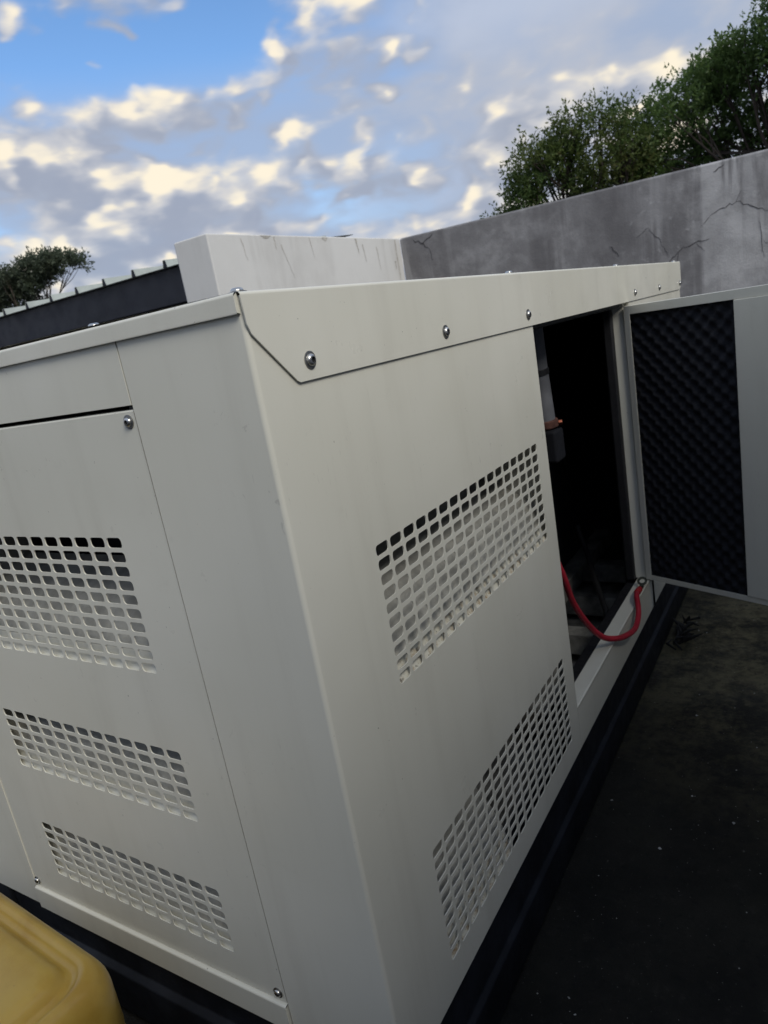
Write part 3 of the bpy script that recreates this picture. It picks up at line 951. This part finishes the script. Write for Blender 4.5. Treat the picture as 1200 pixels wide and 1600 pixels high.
def rbox_ring(hx, hy, r_, n=9):   # 9 points per corner
    out = []
    for qx, qy, a0 in ((1, 1, 0), (-1, 1, 90), (-1, -1, 180), (1, -1, 270)):
        for i in range(n):
            an = RAD(a0 + 90 * i / (n - 1))
            out.append((qx * (hx - r_) + r_ * math.cos(an), qy * (hy - r_) + r_ * math.sin(an)))
    return out


HX, HY, CH = 0.275, 0.180, 0.462
secs = [(0.026, 0.0, 0.045), (0.010, 0.005, 0.055), (0.0, 0.030, 0.062), (0.0, 0.13, 0.062), (0.005, 0.136, 0.060), (0.005, 0.150, 0.060), (0.0, 0.156, 0.062),
        (0.0, 0.30, 0.062), (0.004, 0.306, 0.060), (0.004, 0.318, 0.060), (0.0, 0.324, 0.062), (0.0, 0.405, 0.062), (0.002, 0.420, 0.062), (0.007, 0.433, 0.060), (0.014, 0.442, 0.057),
        (0.022, 0.4465, 0.054), (0.029, 0.4465, 0.050), (0.034, 0.4410, 0.048), (0.039, 0.4350, 0.046), (0.045, 0.4350, 0.044), (0.051, 0.4420, 0.042), (0.056, 0.4520, 0.040),
        (0.064, 0.4580, 0.036), (0.078, 0.4600, 0.030), (0.11, 0.4605, 0.022)]
rings = []
cb = MB(); vs = []; nn = 36
for ins, z_, r_ in secs:
    vs += [(x, y, z_) for x, y in rbox_ring(HX - ins, HY - ins, max(r_, 0.02))]
fs = [(i * nn + j, i * nn + (j + 1) % nn, (i + 1) * nn + (j + 1) % nn, (i + 1) * nn + j) for i in range(len(secs) - 1) for j in range(nn)]
fs.append(tuple(range(nn))[::-1]); fs.append(tuple(range((len(secs) - 1) * nn, len(secs) * nn)))
cb.add(vs, fs)
body = cb.build('can_body', YELLOW, can, smooth=75)
hd = MB().tube(spline([(-0.12, 0, 0.455), (-0.115, 0, 0.495), (-0.08, 0, 0.515), (0.02, 0, 0.515), (0.055, 0, 0.495), (0.06, 0, 0.455)], 6), 0.016, 12)
hd.build('handle', YELLOW, can, smooth=60)
nk = MB().lathe([(0.030, 0.452), (0.030, 0.475), (0.036, 0.476), (0.036, 0.505), (0.033, 0.509), (0.005, 0.510)], 24, lambda x, y, z: (x - 0.185, y, z))
nk.build('screw_cap', RUBBER, can, smooth=35)

# ------------------------------------------------------------------ trees
def tree(name, label, cat_group, base, trunk_top, clumps, leaf, nleaf, mat, seed, twigs=5, flat=1.0):
    r = np.random.default_rng(seed)
    root = thing(name, label, 'tree', base, cat_group)
    inv = Matrix.Translation(tuple(-np.array(base)))
    tb = MB()
    b0, t0 = np.array(base, float), np.array(trunk_top, float)
    mid = (b0 + t0) / 2 + r.normal(0, 0.08, 3)
    tb.tube(spline([tuple(b0 - [0, 0, 0.1]), tuple(mid), tuple(t0)], 5), [0.15 - 0.008 * i for i in range(11)], 8)
    for c, rad in clumps:
        c = np.array(c, float)
        f = r.uniform(0.55, 0.98)
        s0 = b0 + (t0 - b0) * f
        m1 = (s0 + c) / 2 + r.normal(0, 0.10, 3) + np.array([0, 0, -0.06])
        sp_ = spline([tuple(s0), tuple(m1), tuple(c)], 5)
        tb.tube(sp_, list(np.linspace(0.024, 0.008, len(sp_))), 6)
        for _ in range(twigs):
            d = r.normal(0, 1, 3); d[2] = abs(d[2]) * 0.8; d /= np.linalg.norm(d)
            st_ = np.array(sp_[r.integers(4, len(sp_))])
            e_ = c + d * rad * r.uniform(0.6, 1.0)
            mm = (st_ + e_) / 2 + r.normal(0, 0.04, 3)
            tb.tube([tuple(st_), tuple(mm), tuple(e_)], [0.012, 0.008, 0.003], 5, False)
    o = tb.build('trunk', BARK, root, smooth=60); o.matrix_parent_inverse = inv
    V = []
    for c, rad in clumps:
        n = int(nleaf * (rad / 0.4) ** 2)
        # sprigs: leaves grouped along short shoots so the outline stays ragged
        ns = max(8, n // 14)
        d = r.normal(0, 1, (ns, 3)); d /= np.linalg.norm(d, axis=1)[:, None]
        rr_ = rad * r.uniform(0.25, 1.0, ns) ** 0.6 * (1 + 0.22 * r.normal(0, 1, ns).clip(-1.5, 1.8))
        sc = np.array(c) + d * rr_[:, None] * np.array([1, 1, 0.85 * flat])
        sd = d * 0.6 + r.normal(0, 0.5, (ns, 3)) + np.array([0, 0, 0.55]); sd /= np.linalg.norm(sd, axis=1)[:, None]
        idx = np.repeat(np.arange(ns), 14)
        tpos = r.uniform(0, 1, len(idx))
        slen = leaf * 3.2
        pos = sc[idx] + sd[idx] * (tpos * slen)[:, None] + r.normal(0, leaf * 0.30, (len(idx), 3))
        ax = sd[idx] * 0.7 + r.normal(0, 0.75, (len(idx), 3)); ax /= np.linalg.norm(ax, axis=1)[:, None]
        up = r.normal(0, 1, (len(idx), 3))
        side_ = np.cross(ax, up); side_ /= np.linalg.norm(side_, axis=1)[:, None] + 1e-9
        L = leaf * r.uniform(0.7, 1.35, len(idx))[:, None]
        Wd = L * 0.22
        V.append(np.stack([pos, pos + ax * L * 0.5 + side_ * Wd, pos + ax * L, pos + ax * L * 0.5 - side_ * Wd], 1).reshape(-1, 3))
    V = np.concatenate(V)
    nq = len(V) // 4
    me = bpy.data.meshes.new('crown')
    me.vertices.add(len(V)); me.vertices.foreach_set('co', V.astype(np.float32).ravel())
    me.loops.add(nq * 4); me.loops.foreach_set('vertex_index', np.arange(nq * 4, dtype=np.int32))
    me.polygons.add(nq); me.polygons.foreach_set('loop_start', np.arange(0, nq * 4, 4, dtype=np.int32))
    me.update(calc_edges=True)
    me.materials.append(mat)
    o = link('crown', me, root); o.matrix_parent_inverse = inv
    return root


r = np.random.default_rng(21)


def crown(cx, cy, prof, nper, rad, zlo, ysp=0.7):
    """clumps filling the outline given as (x, ztop) pairs, from zlo up"""
    out = []
    xs = [q[0] for q in prof]; zs = [q[1] for q in prof]
    for _ in range(nper):
        x = r.uniform(xs[0], xs[-1]); zt = np.interp(x, xs, zs)
        z = zlo + (zt - zlo - rad * 0.6) * r.uniform(0, 1) ** 0.8
        out.append(((x, cy + r.uniform(-ysp, ysp), z), rad * r.uniform(0.65, 1.1)))
    for x in np.arange(xs[0], xs[-1], rad * 0.9):
        out.append(((x + r.uniform(-0.05, 0.05), cy + r.uniform(-ysp, ysp) * 0.6, np.interp(x, xs, zs) - rad * 0.75), rad * r.uniform(0.6, 0.95)))
    return out


tree('leafy_tree', 'tall dark green tree above the right end of the grey wall', 'trees behind the boundary wall', (-0.1, 9.3, 0), (0.15, 9.3, 2.7),
     crown(0, 9.3, [(-1.45, 3.10), (-1.2, 3.38), (-0.95, 3.68), (-0.6, 3.76), (-0.2, 3.86), (0.3, 4.15), (0.9, 4.4), (1.5, 3.9)], 32, 0.34, 2.45), 0.050, 3600, LEAF_DARK, 1, 5)
tree('leafy_tree', 'lower olive green tree showing over the middle of the grey wall', 'trees behind the boundary wall', (-2.2, 8.9, 0), (-2.1, 8.9, 2.3),
     crown(0, 8.9, [(-3.02, 2.55), (-2.85, 2.78), (-2.65, 3.02), (-2.45, 3.20), (-2.1, 3.42), (-1.7, 3.52), (-1.4, 3.40)], 17, 0.28, 2.15, 0.5), 0.046, 2900, LEAF_OLIVE, 2, 5)
tree('far_tree', 'distant spreading tree above the ribbed roof at left', None, (-21.6, 14, 0), (-21.4, 14, 3.6),
     [((-23.4, 14, 4.72), 0.42), ((-22.7, 14.2, 4.92), 0.40), ((-22.0, 13.8, 5.02), 0.36), ((-21.2, 14, 5.16), 0.34), ((-20.5, 14.1, 5.24), 0.32), ((-19.8, 14, 5.12), 0.30), ((-19.2, 14, 4.98), 0.26), ((-18.7, 14, 4.84), 0.20),
      ((-21.5, 14.4, 4.72), 0.30), ((-22.6, 14, 4.50), 0.36), ((-23.6, 14, 4.3), 0.4), ((-20.6, 14.2, 4.85), 0.28), ((-21.9, 14.3, 4.25), 0.32), ((-20.0, 14.0, 4.92), 0.24), ((-21.0, 13.9, 4.60), 0.26), ((-22.2, 14.1, 4.72), 0.34)],
     0.10, 1900, LEAF_FAR, 3, 3, 0.6)

# ------------------------------------------------------------------ small litter on the ground
r = np.random.default_rng(11)
tw = MB()
for i in range(30):
    a = r.uniform(-0.5, 2.6); L = r.uniform(0.03, 0.085)
    p0_ = np.array([0.030 + abs(r.normal(0, 0.022)), 1.97 + r.normal(0, 0.07), 0.008 + abs(r.normal(0, 0.012))])
    e_ = p0_ + np.array([math.cos(a) * L * 0.8, math.sin(a) * L, r.uniform(-0.01, 0.045)])
    e_[2] = max(0.004, e_[2])
    tw.tube([tuple(p0_), tuple((p0_ + e_) / 2 + r.normal(0, 0.012, 3) * [1, 1, 0.4] + [0, 0, 0.008]), tuple(e_)], [0.003, 0.0055, 0.0012], 6)
o = tw.build('dry_twigs', TWIG, None, smooth=60)
tag(o, 'clump of black dry twigs on the ground against the skid', 'twigs')

ch = MB()
for i in range(700):
    x, y = r.uniform(0.03, 1.6), r.uniform(-0.1, 3.2)
    s = 0.0009 + 0.0036 * r.uniform(0, 1) ** 6
    pts = r.normal(0, 1, (6, 3)); pts /= np.linalg.norm(pts, axis=1)[:, None]
    base = [(1, 0, 0), (0, 1, 0), (-1, 0, 0), (0, -1, 0), (0, 0, 1), (0, 0, -1)]
    vs = [(x + s * (b_[0] + 0.4 * q[0]), y + s * (b_[1] + 0.4 * q[1]), max(0.0, s * 0.4 + s * 0.6 * (b_[2] + 0.3 * q[2]))) for b_, q in zip(base, pts)]
    ch.add(vs, [(0, 1, 4), (1, 2, 4), (2, 3, 4), (3, 0, 4), (1, 0, 5), (2, 1, 5), (3, 2, 5), (0, 3, 5)])
o = ch.build('stone_chips', CHIP, None, smooth=0)
tag(o, 'tiny pale stone chips scattered over the dark ground', 'stone chips', kind='stuff')
